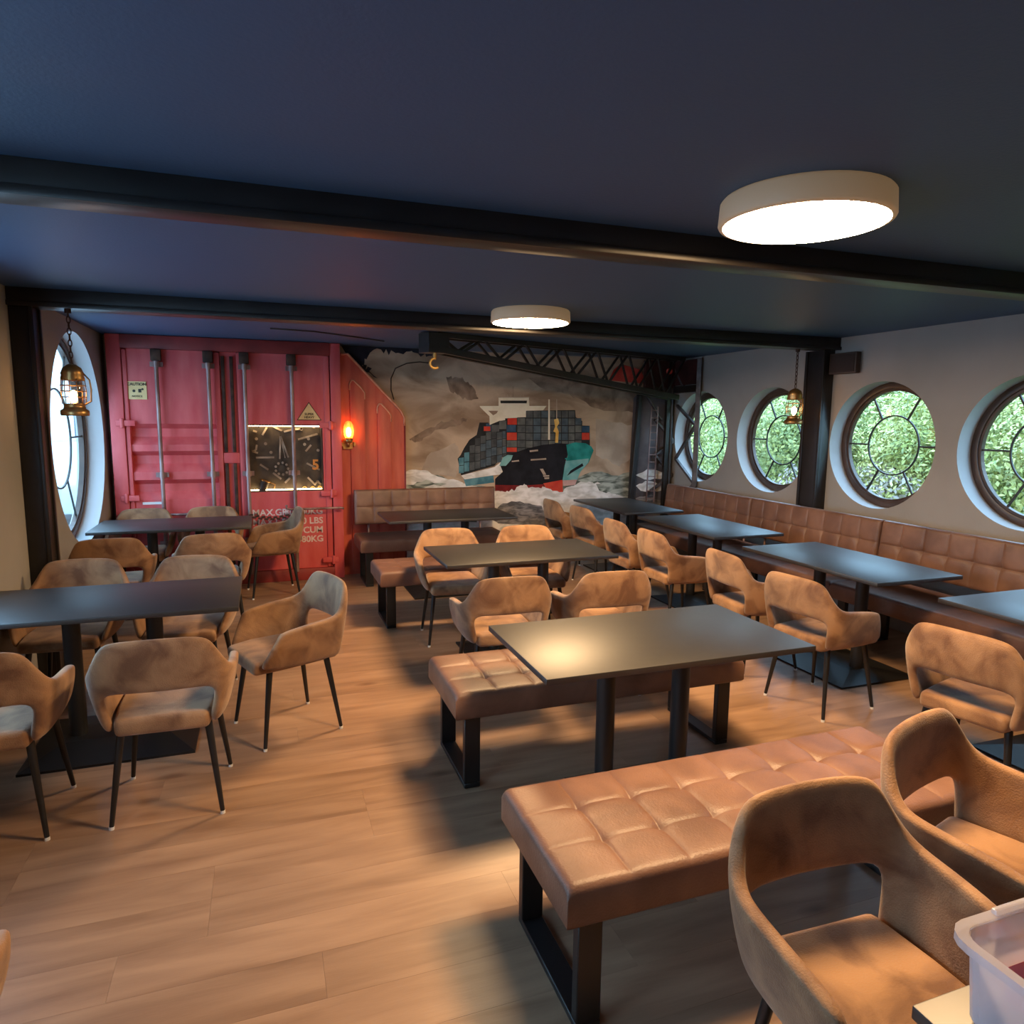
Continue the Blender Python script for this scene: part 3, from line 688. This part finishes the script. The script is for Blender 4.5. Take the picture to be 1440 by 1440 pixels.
# sea
flat(jag([(560, 672), (600, 664), (640, 676), (720, 690), (780, 690), (830, 662), (870, 668), (905, 660), (960, 664)], 2, 5, 8) + [(965, 905), (540, 905)], p_sea)
flat(jag([(560, 668), (580, 660), (602, 663), (622, 672), (652, 678), (640, 684), (600, 676), (575, 682), (560, 685)], 1.6, 4, 9), p_foam)
flat(jag([(572, 694), (610, 682), (650, 680), (700, 690), (690, 712), (600, 706)], 2, 4, 10), p_foam)
# ship: stack on the receding side
L1 = [zs(140, 630), zs(165, 600), zs(195, 540), zs(240, 470), zs(300, 430), zs(325, 325), zs(400, 325), zs(410, 345), zs(490, 310), zs(560, 290), zs(640, 290), zs(640, 575), zs(530, 600), zs(450, 690), zs(170, 770)]
flat(L1, p_stack)
rg = random.Random(5)
layer[0] += 1
for i in range(11):
    x0 = 150+i*46; x1 = x0+42; top = [625, 580, 520, 460, 440, 335, 395, 410, 400, 395, 380][i]; bot = 760-(i*13)
    n = max(2, int((bot-top)/62))
    for j in range(n):
        a, b = top+(bot-top)*j/n, top+(bot-top)*(j+.92)/n
        c = p_blue if i < 2 else (p_nblue if (i == 5 and j == 0) else rg.choice(p_c[2:] + p_c[:1]))
        flat([zs(x0, a), zs(x1, a-6), zs(x1, b-6), zs(x0, b)], c, 0)
flat([zs(190, 800), zs(440, 765), zs(450, 830), zs(210, 862)], p_blue)
flat([zs(170, 772), zs(450, 700), zs(500, 660), zs(560, 690), zs(520, 760), zs(440, 770), zs(200, 805)], p_foam)
# bridge
flat([zs(*p) for p in ((325, 185), (485, 185), (485, 115), (740, 115), (745, 185), (890, 185), (860, 222), (720, 225), (715, 285), (640, 290), (490, 312), (410, 345), (408, 272), (330, 197))], p_cream)
flat([zs(500, 140), zs(725, 140), zs(722, 163), zs(502, 163)], p_black)
flat([zs(398, 226), zs(480, 226), zs(470, 246), zs(440, 264)], p_cloud, 0)
flat([zs(480, 108), zs(745, 108), zs(745, 116), zs(480, 116)], p_pale)
flat([zs(605, 20), zs(609, 20), zs(611, 110), zs(604, 110)], p_cloud, 0)
for k in range(8): flat([zs(505+k*27, 108), zs(509+k*27, 108), zs(509+k*27, 90), zs(505+k*27, 90)], p_pale, 0)
# front stack
flat([zs(*p) for p in ((540, 290), (640, 285), (645, 282), (715, 280), (720, 226), (1130, 220), (1135, 280), (1190, 312), (1190, 350), (1252, 352), (1255, 520), (860, 540), (550, 600))], p_stack)
layer[0] += 1
xs_ = [640, 712, 776, 842, 905, 962, 1015, 1072, 1128, 1186]
for i in range(9):
    x0, x1 = xs_[i]+3, xs_[i+1]-3; top = 285 if i == 0 else (225 if i < 8 else 285)
    y = top
    while y < 560-(i*9):
        flat([zs(x0, y+3), zs(x1, y+3), zs(x1, y+59), zs(x0, y+59)], rg.choice(p_c[:3]), 0); y += 63
for r_, c in (((560, 288, 638, 343), p_bred), ((552, 346, 630, 404), p_nblue), ((555, 410, 638, 474), p_bred), ((555, 478, 638, 532), p_c[1]), ((555, 536, 638, 572), p_bred),
              ((1187, 355, 1250, 408), p_nblue), ((1187, 412, 1250, 470), p_bred), ((360, 358, 415, 396), p_bred), ((490, 310, 550, 380), p_c[1]), ((425, 345, 490, 402), p_c[0])):
    a, b, c_, d = r_; flat([zs(a, b), zs(c_, b), zs(c_, d), zs(a, d)], c, 0)
# hull
flat([zs(*p) for p in ((500, 690), (530, 610), (640, 572), (720, 545), (860, 512), (1000, 500), (1075, 505), (1080, 560), (1050, 650), (1022, 830), (860, 868), (690, 885), (455, 915), (455, 800), (520, 740))], p_hull)
flat([zs(*p) for p in ((1055, 512), (1130, 492), (1220, 500), (1268, 528), (1286, 560), (1245, 660), (1175, 740), (1145, 810), (1022, 815), (1040, 690), (1068, 600))], p_teal)
flat([zs(*p) for p in ((1050, 650), (1245, 628), (1240, 662), (1175, 740), (1145, 810), (1024, 815))], p_tealp)
flat([zs(1090, 730), zs(1190, 668), zs(1200, 690), zs(1130, 730), zs(1060, 775)], p_hull)
flat([zs(1045, 625), zs(1250, 618), zs(1250, 626), zs(1045, 634)], p_teal, 0)
flat([zs(*p) for p in ((490, 690), (520, 620), (560, 598), (605, 600), (590, 640), (545, 690))], p_tealp)
flat([zs(*p) for p in ((455, 850), (700, 855), (860, 845), (880, 900), (690, 915), (455, 920))], p_dred)
flat([zs(*p) for p in ((860, 838), (1022, 808), (1026, 930), (900, 905))], p_bred)
flat([zs(*p) for p in ((1026, 812), (1145, 806), (1130, 850), (1030, 860))], paint('pink', (.55, .30, .28), (.68, .45, .42), 8))
for q in (((745, 560), (815, 552), (817, 566), (748, 574)), ((755, 634), (885, 624), (885, 638), (755, 646)), ((595, 648), (655, 640), (657, 652), (595, 658)), ((832, 716), (858, 714), (885, 764), (860, 766)),
          ((858, 770), (910, 768), (910, 780), (862, 782)), ((868, 788), (910, 786), (910, 800), (872, 802))): flat([zs(*p) for p in q], p_pale, 0)
flat([zs(903, 130), zs(915, 130), zs(917, 470), zs(901, 470)], p_cream)
flat([zs(970, 130), zs(976, 130), zs(977, 300), zs(970, 300)], p_pale, 0)
flat([zs(*p) for p in ((950, 300), (985, 290), (995, 330), (975, 360), (990, 400), (985, 495), (960, 495), (965, 410), (945, 400), (960, 360))], p_yel)
# bow wave and foreground water
flat(jag([zs(455, 900), zs(560, 905), zs(640, 880), zs(700, 838), zs(745, 880), zs(860, 870), zs(1000, 915), zs(1100, 860), zs(1200, 820), zs(1320, 830), zs(1420, 900), zs(1560, 960)], 2, 5, 11) + [zs(1560, 1300), zs(1000, 1500), zs(300, 1500), zs(300, 1000)], p_foam)
flat(jag([(700, 712), (718, 704), (745, 706), (765, 716), (790, 728), (800, 745), (770, 744), (735, 742), (706, 738), (690, 728)], 2.5, 4, 12), p_grey)
flat(jag([(838, 680), (860, 676), (900, 680), (890, 700), (860, 694), (842, 690)], 2, 4, 13), p_sea)
flat(jag([(850, 706), (880, 698), (890, 712), (870, 716)], 2, 4, 14), p_sea)
flat(jag([(548, 735), (600, 731), (770, 740), (800, 756)], 1, 4, 15) + [(810, 905), (540, 905)], p_foam)
# dusk corner behind the tower
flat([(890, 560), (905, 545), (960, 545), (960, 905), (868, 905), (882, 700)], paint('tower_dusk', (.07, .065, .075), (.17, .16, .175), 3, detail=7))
flat([(862, 520), (872, 512), (900, 520), (908, 540), (855, 535)], p_redglow)
flat(jag([(893, 668), (910, 660), (936, 664), (935, 672), (905, 674)], 1.5, 4, 16), p_foam)
flat(jag([(893, 682), (910, 676), (932, 682), (930, 690), (900, 690)], 1.5, 4, 17), p_foam)
flat(jag([(893, 700), (915, 696), (930, 704), (925, 716), (900, 712)], 1.5, 4, 18), p_grey)
me = bpy.data.meshes.new('ship_mural'); me.from_pydata(mur.v, [], mur.f)
for q in mur.mats: me.materials.append(q)
me.polygons.foreach_set('material_index', mur.mi)
b_ = bmesh.new(); b_.from_mesh(me)
for f in b_.faces:
    if f.normal.y > 0: f.normal_flip()
b_.to_mesh(me); b_.free()
link('ship_mural', me, label='painted mural of a container ship in a stormy sea on the back wall', cat='mural')

# ------------------------------------------------------------------ crane: lattice tower in the corner and boom under the ceiling
cr = empty('model_crane', (4.6, 7.3, 0), label='black lattice harbour crane with tower in the far corner and long boom', cat='crane')
def cb(name, a, b, w, h, m=M_beam, up=(0, 0, 1)):
    o = Vector((4.6, 7.3, 0)); return obj(name, MB().bar(Vector(a)-o, Vector(b)-o, w, h, up=up), m, cr, .003, 1)
ZT = 2.41
PLb, PLt, PC, PR_ = (4.22, 7.535), (4.34, 7.535), (4.785, 7.535), (4.80, 6.99)
cb('tower_post', (PLb[0], PLb[1], 0), (PLt[0], PLt[1], 2.03), .06, .05)
cb('tower_post', (PC[0], PC[1], 0), (PC[0], PC[1], ZT), .075, .06)
cb('tower_post', (PR_[0], PR_[1], 0), (PR_[0], PR_[1], ZT), .05, .055, M_gsteel)
cb('tower_post', (4.70, 7.50, 0), (4.72, 7.50, ZT), .05, .05)
def wl(px, py, Y=7.53): x, z = onY(px, py, Y); return (x, Y, z)
def wr(px, py, X=4.80):
    d = ray(px, py); t = X/d.x; return (X, d.y*t, EYE+d.z*t)
for a, b in (((921, 590), (947, 620)), ((947, 620), (921, 640)), ((921, 640), (945, 668)), ((905, 548), (930, 590)), ((945, 668), (915, 690))): cb('brace', wl(*a), wl(*b), .04, .03, M_gsteel)
for a, b in (((952, 570), (978, 598)), ((978, 598), (950, 645)), ((950, 645), (976, 680)), ((945, 508), (962, 545)), ((976, 680), (952, 710))): cb('brace', wr(*a), wr(*b), .038, .03, M_gsteel)
cb('tower_head', (4.80, 7.53, 2.06), (4.80, 6.99, 2.06), .05, .08)
cb('tower_head', (4.33, 7.53, 2.04), (4.78, 7.53, 2.06), .05, .08)
obj('head_plate', MB().box(-.22, .20, .18, .235, 2.08, 2.40), paint('head_maroon', (.03, .009, .009), (.065, .018, .016), 5), cr)
obj('head_plate', MB().box(.185, .215, -.29, .18, 2.11, 2.40), paint('head_maroon', (.03, .009, .009), (.065, .018, .016), 5), cr)
obj('warning_light', MB().cyl((.02, .06, 2.27), (.02, .03, 2.27), .035), p_redglow, cr)
# boom: two lattice frames side by side
T0, T1 = Vector((1.46, 6.02, 2.405)), Vector((4.72, 7.18, 2.405))
B0, B1 = Vector((1.46, 6.02, 2.285)), Vector((4.62, 7.14, 1.955))
nrm = Vector((-(T1-T0).y, (T1-T0).x, 0)).normalized()
for k, off in enumerate((0, .13)):
    o = nrm*off
    cb('boom_chord', T0+o, T1+o, .04, .045); cb('boom_chord', B0+o, B1+o, .045, .06)
    N = 7
    for i in range(N):
        a = T0.lerp(T1, i/N)+o; b = B0.lerp(B1, (i+.5)/N)+o; c = T0.lerp(T1, (i+1)/N)+o
        cb('boom_lacing', a, b, .022, .022); cb('boom_lacing', b, c, .022, .022)
cb('boom_tip', T0+Vector((-.10, -.035, -.07))+nrm*.065, T0+Vector((.10, .035, -.07))+nrm*.065, .17, .17)
cb('hook_stem', T0+Vector((-.03, 0, -.15)), T0+Vector((-.03, 0, -.20)), .022, .022, M_gold)
hk = T0+Vector((-.03, 0, -.245))-Vector((4.6, 7.3, 0))
obj('hook', MB().tube([hk+Vector((.042*math.cos(t)*1.0, 0, .042*math.sin(t))) for t in [R(75+d) for d in range(0, 250, 16)]], .012, 8), M_gold, cr)
# ladder on the tower
ladL = [wl(913, 572), wl(905.5, 705)]; ladR = [wl(922, 572), wl(916, 705)]
ld_ = empty('crane_ladder', (4.48, 7.50, 0), label='thin pale metal ladder on the crane tower', cat='ladder')
o_ = Vector((4.48, 7.50, 0)); sh = Vector((0, -.055, 0))
for q in (ladL, ladR): obj('rail', MB().bar(Vector(q[0])+sh-o_, Vector((q[1][0], q[1][1], 0))+sh-o_ if False else Vector(q[1])+sh-o_, .012, .012), M_rod, ld_)
for k in range(13):
    t = (k+.5)/13; obj('rung', MB().bar(Vector(ladL[0]).lerp(Vector(ladL[1]), t)+sh-o_, Vector(ladR[0]).lerp(Vector(ladR[1]), t)+sh-o_, .010, .010), M_rod, ld_)
# ropes
def rope(pts, r, label):
    obj('rope', MB().tube(pts, r, 6), M_cable, None, label=label, cat='rope')
arc = [(606, 511), (590, 509), (572, 511), (556, 518), (550, 532), (550, 548), (554, 562)]
rope([wl(px, py, 7.585) for px, py in arc], .005, 'thin dark rope curling on the mural left of the crane hook')
cab = []
for px, py in ((440, 470), (470, 473), (500, 478), (530, 484), (560, 490)):
    cab.append(wl(px, py, 7.58)); 
d = [ray(px, py) for px, py in ((380, 462), (440, 466), (500, 474), (540, 480))]
rope([(v.x*((2.42-EYE)/v.z), min(7.55, v.y*((2.42-EYE)/v.z)), 2.42) for v in d], .006, 'thin black cable along the ceiling above the container')

# ------------------------------------------------------------------ hanging lanterns
def lantern(x, y, zb, label):
    t = empty('hanging_lantern', (x, y, zb), label=label, cat='lantern', group='brass lanterns under the farther beam')
    obj('tank', MB().lathe([(0, 0), (.074, 0), (.078, .008), (.078, .032), (.060, .044), (.055, .068), (.062, .074), (.001, .076)], n=24), M_brass, t)
    obj('glass', MB().lathe([(.050, .076), (.058, .11), (.058, .18), (.048, .222)], n=24), M_chim, t)
    obj('hood', MB().lathe([(.062, .215), (.066, .228), (.060, .248), (.064, .256), (.050, .292), (.022, .312), (.001, .316)], n=24), M_brass, t)
    for k in range(6):
        an = k*math.pi/3; obj('guard_wire', MB().tube([(.064*math.cos(an), .064*math.sin(an), .072), (.070*math.cos(an), .070*math.sin(an), .15), (.063*math.cos(an), .063*math.sin(an), .228)], .0028, 6), M_brass, t)
    for z in (.115, .15, .185): obj('guard_ring', MB().tube([(.0685*math.cos(k*math.pi/10), .0685*math.sin(k*math.pi/10), z) for k in range(20)], .0025, 6, closed=True), M_brass, t)
    obj('bulb', MB().lathe([(.001, .078), (.016, .09), (.024, .12), (.016, .15), (.001, .158)], n=12), M_bulb, t)
    obj('side_tube', MB().tube([(.055, 0, .068), (.092, 0, .09), (.096, 0, .16), (.09, 0, .22), (.05, 0, .27)], .005, 6), M_brass, t)
    n = max(2, int((2.318-zb-.335)/.035)); hc = MB()
    for k in range(n+1):
        z = .335 + k*.035; ax = (1, 0) if k % 2 else (0, 1)
        hc.tube([(ax[0]*.010*math.cos(a*.6283), ax[1]*.010*math.cos(a*.6283), z+.022*math.sin(a*.6283)) for a in range(10)], .0035, 5, closed=True)
    obj('chain', hc, M_rust, t)
    obj('ceiling_hook', MB().cyl((0, 0, 2.300-zb), (0, 0, 2.325-zb), .018), M_rust, t)
lantern(-1.092, 5.0, 1.682, 'brass hanging lantern with glowing bulb before the large left window')
lantern(4.46, 5.03, 1.668, 'brass hanging lantern with glowing bulb beside the right black post')

# wall loudspeaker
spk = empty('wall_speaker', (XR, 4.84, 2.20), label='small dark brown square loudspeaker high on the right wall', cat='speaker')
obj('cabinet', MB().box(-.07, -.015, -.15, .15, -.09, .09), M_speaker, spk, .006)
obj('grille', MB().box(-.076, -.07, -.135, .135, -.076, .076), M_grille, spk, .002)
obj('wall_bracket', MB().box(-.015, 0, -.04, .04, -.04, .04), M_black, spk)

# ------------------------------------------------------------------ clear storage box on the corner table
bx = empty('storage_box', (1.20, .555, .752), label='clear frosted plastic storage box on the bottom right table', cat='box')
def tray(L, W, H, fl, th):
    o = [(-L/2, -W/2), (L/2, -W/2), (L/2, W/2), (-L/2, W/2)]; vs = []
    def rr(l, w_, r, z, n=5):
        pts = []
        for cx, cy, a0 in ((l/2-r, w_/2-r, 0), (-l/2+r, w_/2-r, 90), (-l/2+r, -w_/2+r, 180), (l/2-r, -w_/2+r, 270)):
            for k in range(n): a = R(a0+90*k/(n-1)); pts.append((cx+r*math.cos(a), cy+r*math.sin(a), z))
        return pts
    rings = [rr(L-.02, W-.02, .02, 0), rr(L, W, .03, .012), rr(L+fl, W+fl, .035, H), rr(L+fl+.034, W+fl+.034, .045, H), rr(L+fl+.034, W+fl+.034, .045, H-.014), rr(L+fl+.028, W+fl+.028, .045, H-.014),
             rr(L+fl+.028, W+fl+.028, .045, H-.003), rr(L+fl-.004, W+fl-.004, .033, H-.003), rr(L-.004, W-.004, .028, .014), rr(L-.02, W-.02, .02, .003)]
    n = len(rings[0]); mb = MB()
    fs = [list(range(n))[::-1], [(len(rings)-1)*n+k for k in range(n)]]
    fs += [(i*n+k, i*n+(k+1) % n, (i+1)*n+(k+1) % n, (i+1)*n+k) for i in range(len(rings)-1) for k in range(n)]
    mb.add([p for r_ in rings for p in r_], fs, None, False); return mb
obj('tub', tray(.36, .27, .150, .02, .003), M_box, bx)
obj('clip_recess', MB().box(-.10, -.004, .148, .160, .105, .158).box(.03, .10, .148, .160, .12, .165), M_box, bx, .004)
obj('pink_notepad', MB().box(-.095, .02, .012, .095, 0, .055).box(-.098, .023, .010, .097, .055, .058), M_pink, None, loc=(1.20, .585, .767), label='pink notepad lying inside the clear storage box', cat='notepad')

# ------------------------------------------------------------------ outside
obj('garden_ground', MB().box(XR+TH, 40, -10, 40, -.6, -.4), M_grass, kind='structure', label='lawn outside the right windows')
obj('street_ground', MB().box(-40, XL-TH, -10, 60, -.6, -.25), M_pave, kind='structure', label='pale paving outside the left window')
def leaf_mesh(n, rx, ry, rz, size, ms, seed, drop=0):
    rg = random.Random(seed); vs = []; fs = []; mi = []
    lumps = [(rg.uniform(-.55, .55)*rx, rg.uniform(-.55, .55)*ry, rg.uniform(-.5, .6)*rz, rg.uniform(.35, .6)) for _ in range(16)]
    for i in range(n):
        lx, ly, lz, lr = rg.choice(lumps)
        while True:
            d = Vector((rg.gauss(0, 1), rg.gauss(0, 1), rg.gauss(0, 1)))
            if d.length > .1: break
        d.normalize(); q = rg.uniform(.75, 1.05)
        p = Vector((lx+d.x*lr*rx*q, ly+d.y*lr*ry*q, lz+d.z*lr*rz*q+rz))
        u = (d+Vector((rg.gauss(0, .6), rg.gauss(0, .6), rg.gauss(0, .6)))).normalized().orthogonal().normalized()
        u.rotate(Matrix.Rotation(rg.uniform(0, 6.28), 3, d)); v = u.cross((d+Vector((rg.gauss(0, .5), rg.gauss(0, .5), rg.gauss(0, .5)))).normalized())
        s = size*rg.uniform(.6, 1.3); k = len(vs)
        vs += [p-u*s, p+v*s*.5+Vector((0, 0, .1*s)), p+u*s, p-v*s*.5]; fs.append((k, k+1, k+2, k+3)); mi.append(0 if rg.random() < .7 else len(ms)-1)
    me = bpy.data.meshes.new('foliage'); me.from_pydata(vs, [], fs)
    for q in ms: me.materials.append(q)
    me.polygons.foreach_set('material_index', mi); me.update(); return me
LM = [leaf_mesh(48000, 1.3, 1.3, 1.35, .032, [M_leafA, M_leafB], 1), leaf_mesh(48000, 1.2, 1.4, 1.4, .034, [M_leafB, M_leafA], 2), leaf_mesh(16000, .8, .9, .65, .026, [M_leafC, M_leafC, M_leafA], 3), leaf_mesh(40000, 2.4, 2.4, 3.0, .085, [M_leafB, M_leafA], 4)]
STEM = MB().cyl((0, 0, 0), (.05, 0, 1.2), .06, .03, 8).cyl((0, 0, .3), (-.4, .2, 1.3), .03, .015, 8).cyl((.02, 0, .5), (.3, -.4, 1.5), .03, .015, 8).mesh('stem', M_rust)
STEM2 = MB().cyl((0, 0, 0), (.1, 0, 3.2), .16, .08, 10).cyl((0, 0, 1.6), (-.9, .4, 3.4), .07, .03, 8).cyl((.05, 0, 1.9), (.8, -.7, 3.7), .07, .03, 8).mesh('trunk', M_rust)
for i, (x, y, k) in enumerate([(7.3, 4.1, 0), (7.6, 6.3, 0), (7.4, 8.3, 1), (8.0, 10.3, 0), (8.2, 12.6, 1), (9.2, 14.8, 0), (7.4, 2.2, 1)]):
    t = empty('garden_shrub', (x, y, -.4), random.uniform(0, 6), label='leafy green shrub outside the round windows', cat='shrub', group='shrubs outside the round windows'); t.scale = (1, 1, .97)
    link('foliage', LM[k], t, kind='stuff'); link('stem', STEM, t)
t = empty('heather_shrub', (6.55, 6.35, -.4), .5, label='purplish shrub low behind the window right of the black post', cat='shrub'); t.scale = (1.2, 1.2, 1.22)
link('foliage', LM[2], t, kind='stuff'); link('stem', STEM, t)
for i, (x, y) in enumerate([(10.5, 4.5), (10.8, 8.4), (11.0, 12.2), (12.0, 16.4), (12.5, 20.5), (10.5, .6)]):
    t = empty('garden_tree', (x, y, -.4), i*1.3, label='spreading green tree filling the view behind the garden shrubs', cat='tree', group='trees behind the shrubs'); t.scale = (.85, .85, .53)
    link('foliage', LM[3], t, kind='stuff'); link('trunk', STEM2, t)
hs = empty('white_house', (-6.5, 26, -.25), label='white house across the street beyond the left window', cat='house')
obj('wall', MB().box(-5, 4.2, 0, 6, 0, 6), M_house, hs)
obj('roof', MB().prism([(-5.4, 6), (4.6, 6), (-.4, 9)], lambda u, v, d: (u, d, v), -.4, 6.4), M_rust, hs)
for xx in (-3.6, -1.2, 1.2, 3.0):
    for zz in (.9, 3.6): 
        wn = obj('house_window', MB().box(xx-.5, xx+.5, -.05, 0, zz, zz+1.4), M_white, hs); obj('pane', MB().box(xx-.42, xx+.42, -.06, -.05, zz+.08, zz+1.32), M_dkglass, wn)
car = empty('parked_car', (-3.3, 15.5, -.25), R(80), label='silver car parked on the street beyond the left window', cat='car')
obj('body', MB().prism([(-2.1, .25), (2.1, .25), (2.15, .75), (1.2, .95), (.6, 1.45), (-1.2, 1.45), (-1.9, .95), (-2.15, .8)], lambda u, v, d: (u, d, v), -.85, .85), M_car, car, .06, 2)
obj('side_glass', MB().prism([(1.0, .97), (.52, 1.38), (-1.1, 1.38), (-1.65, .97)], lambda u, v, d: (u, d, v), -.862, .862), M_dkglass, car)
for wx in (-1.3, 1.3):
    for wy in (-.78, .78): obj('wheel', MB().cyl((wx, wy-.1, .33), (wx, wy+.1, .33), .33, n=24), M_black, car)
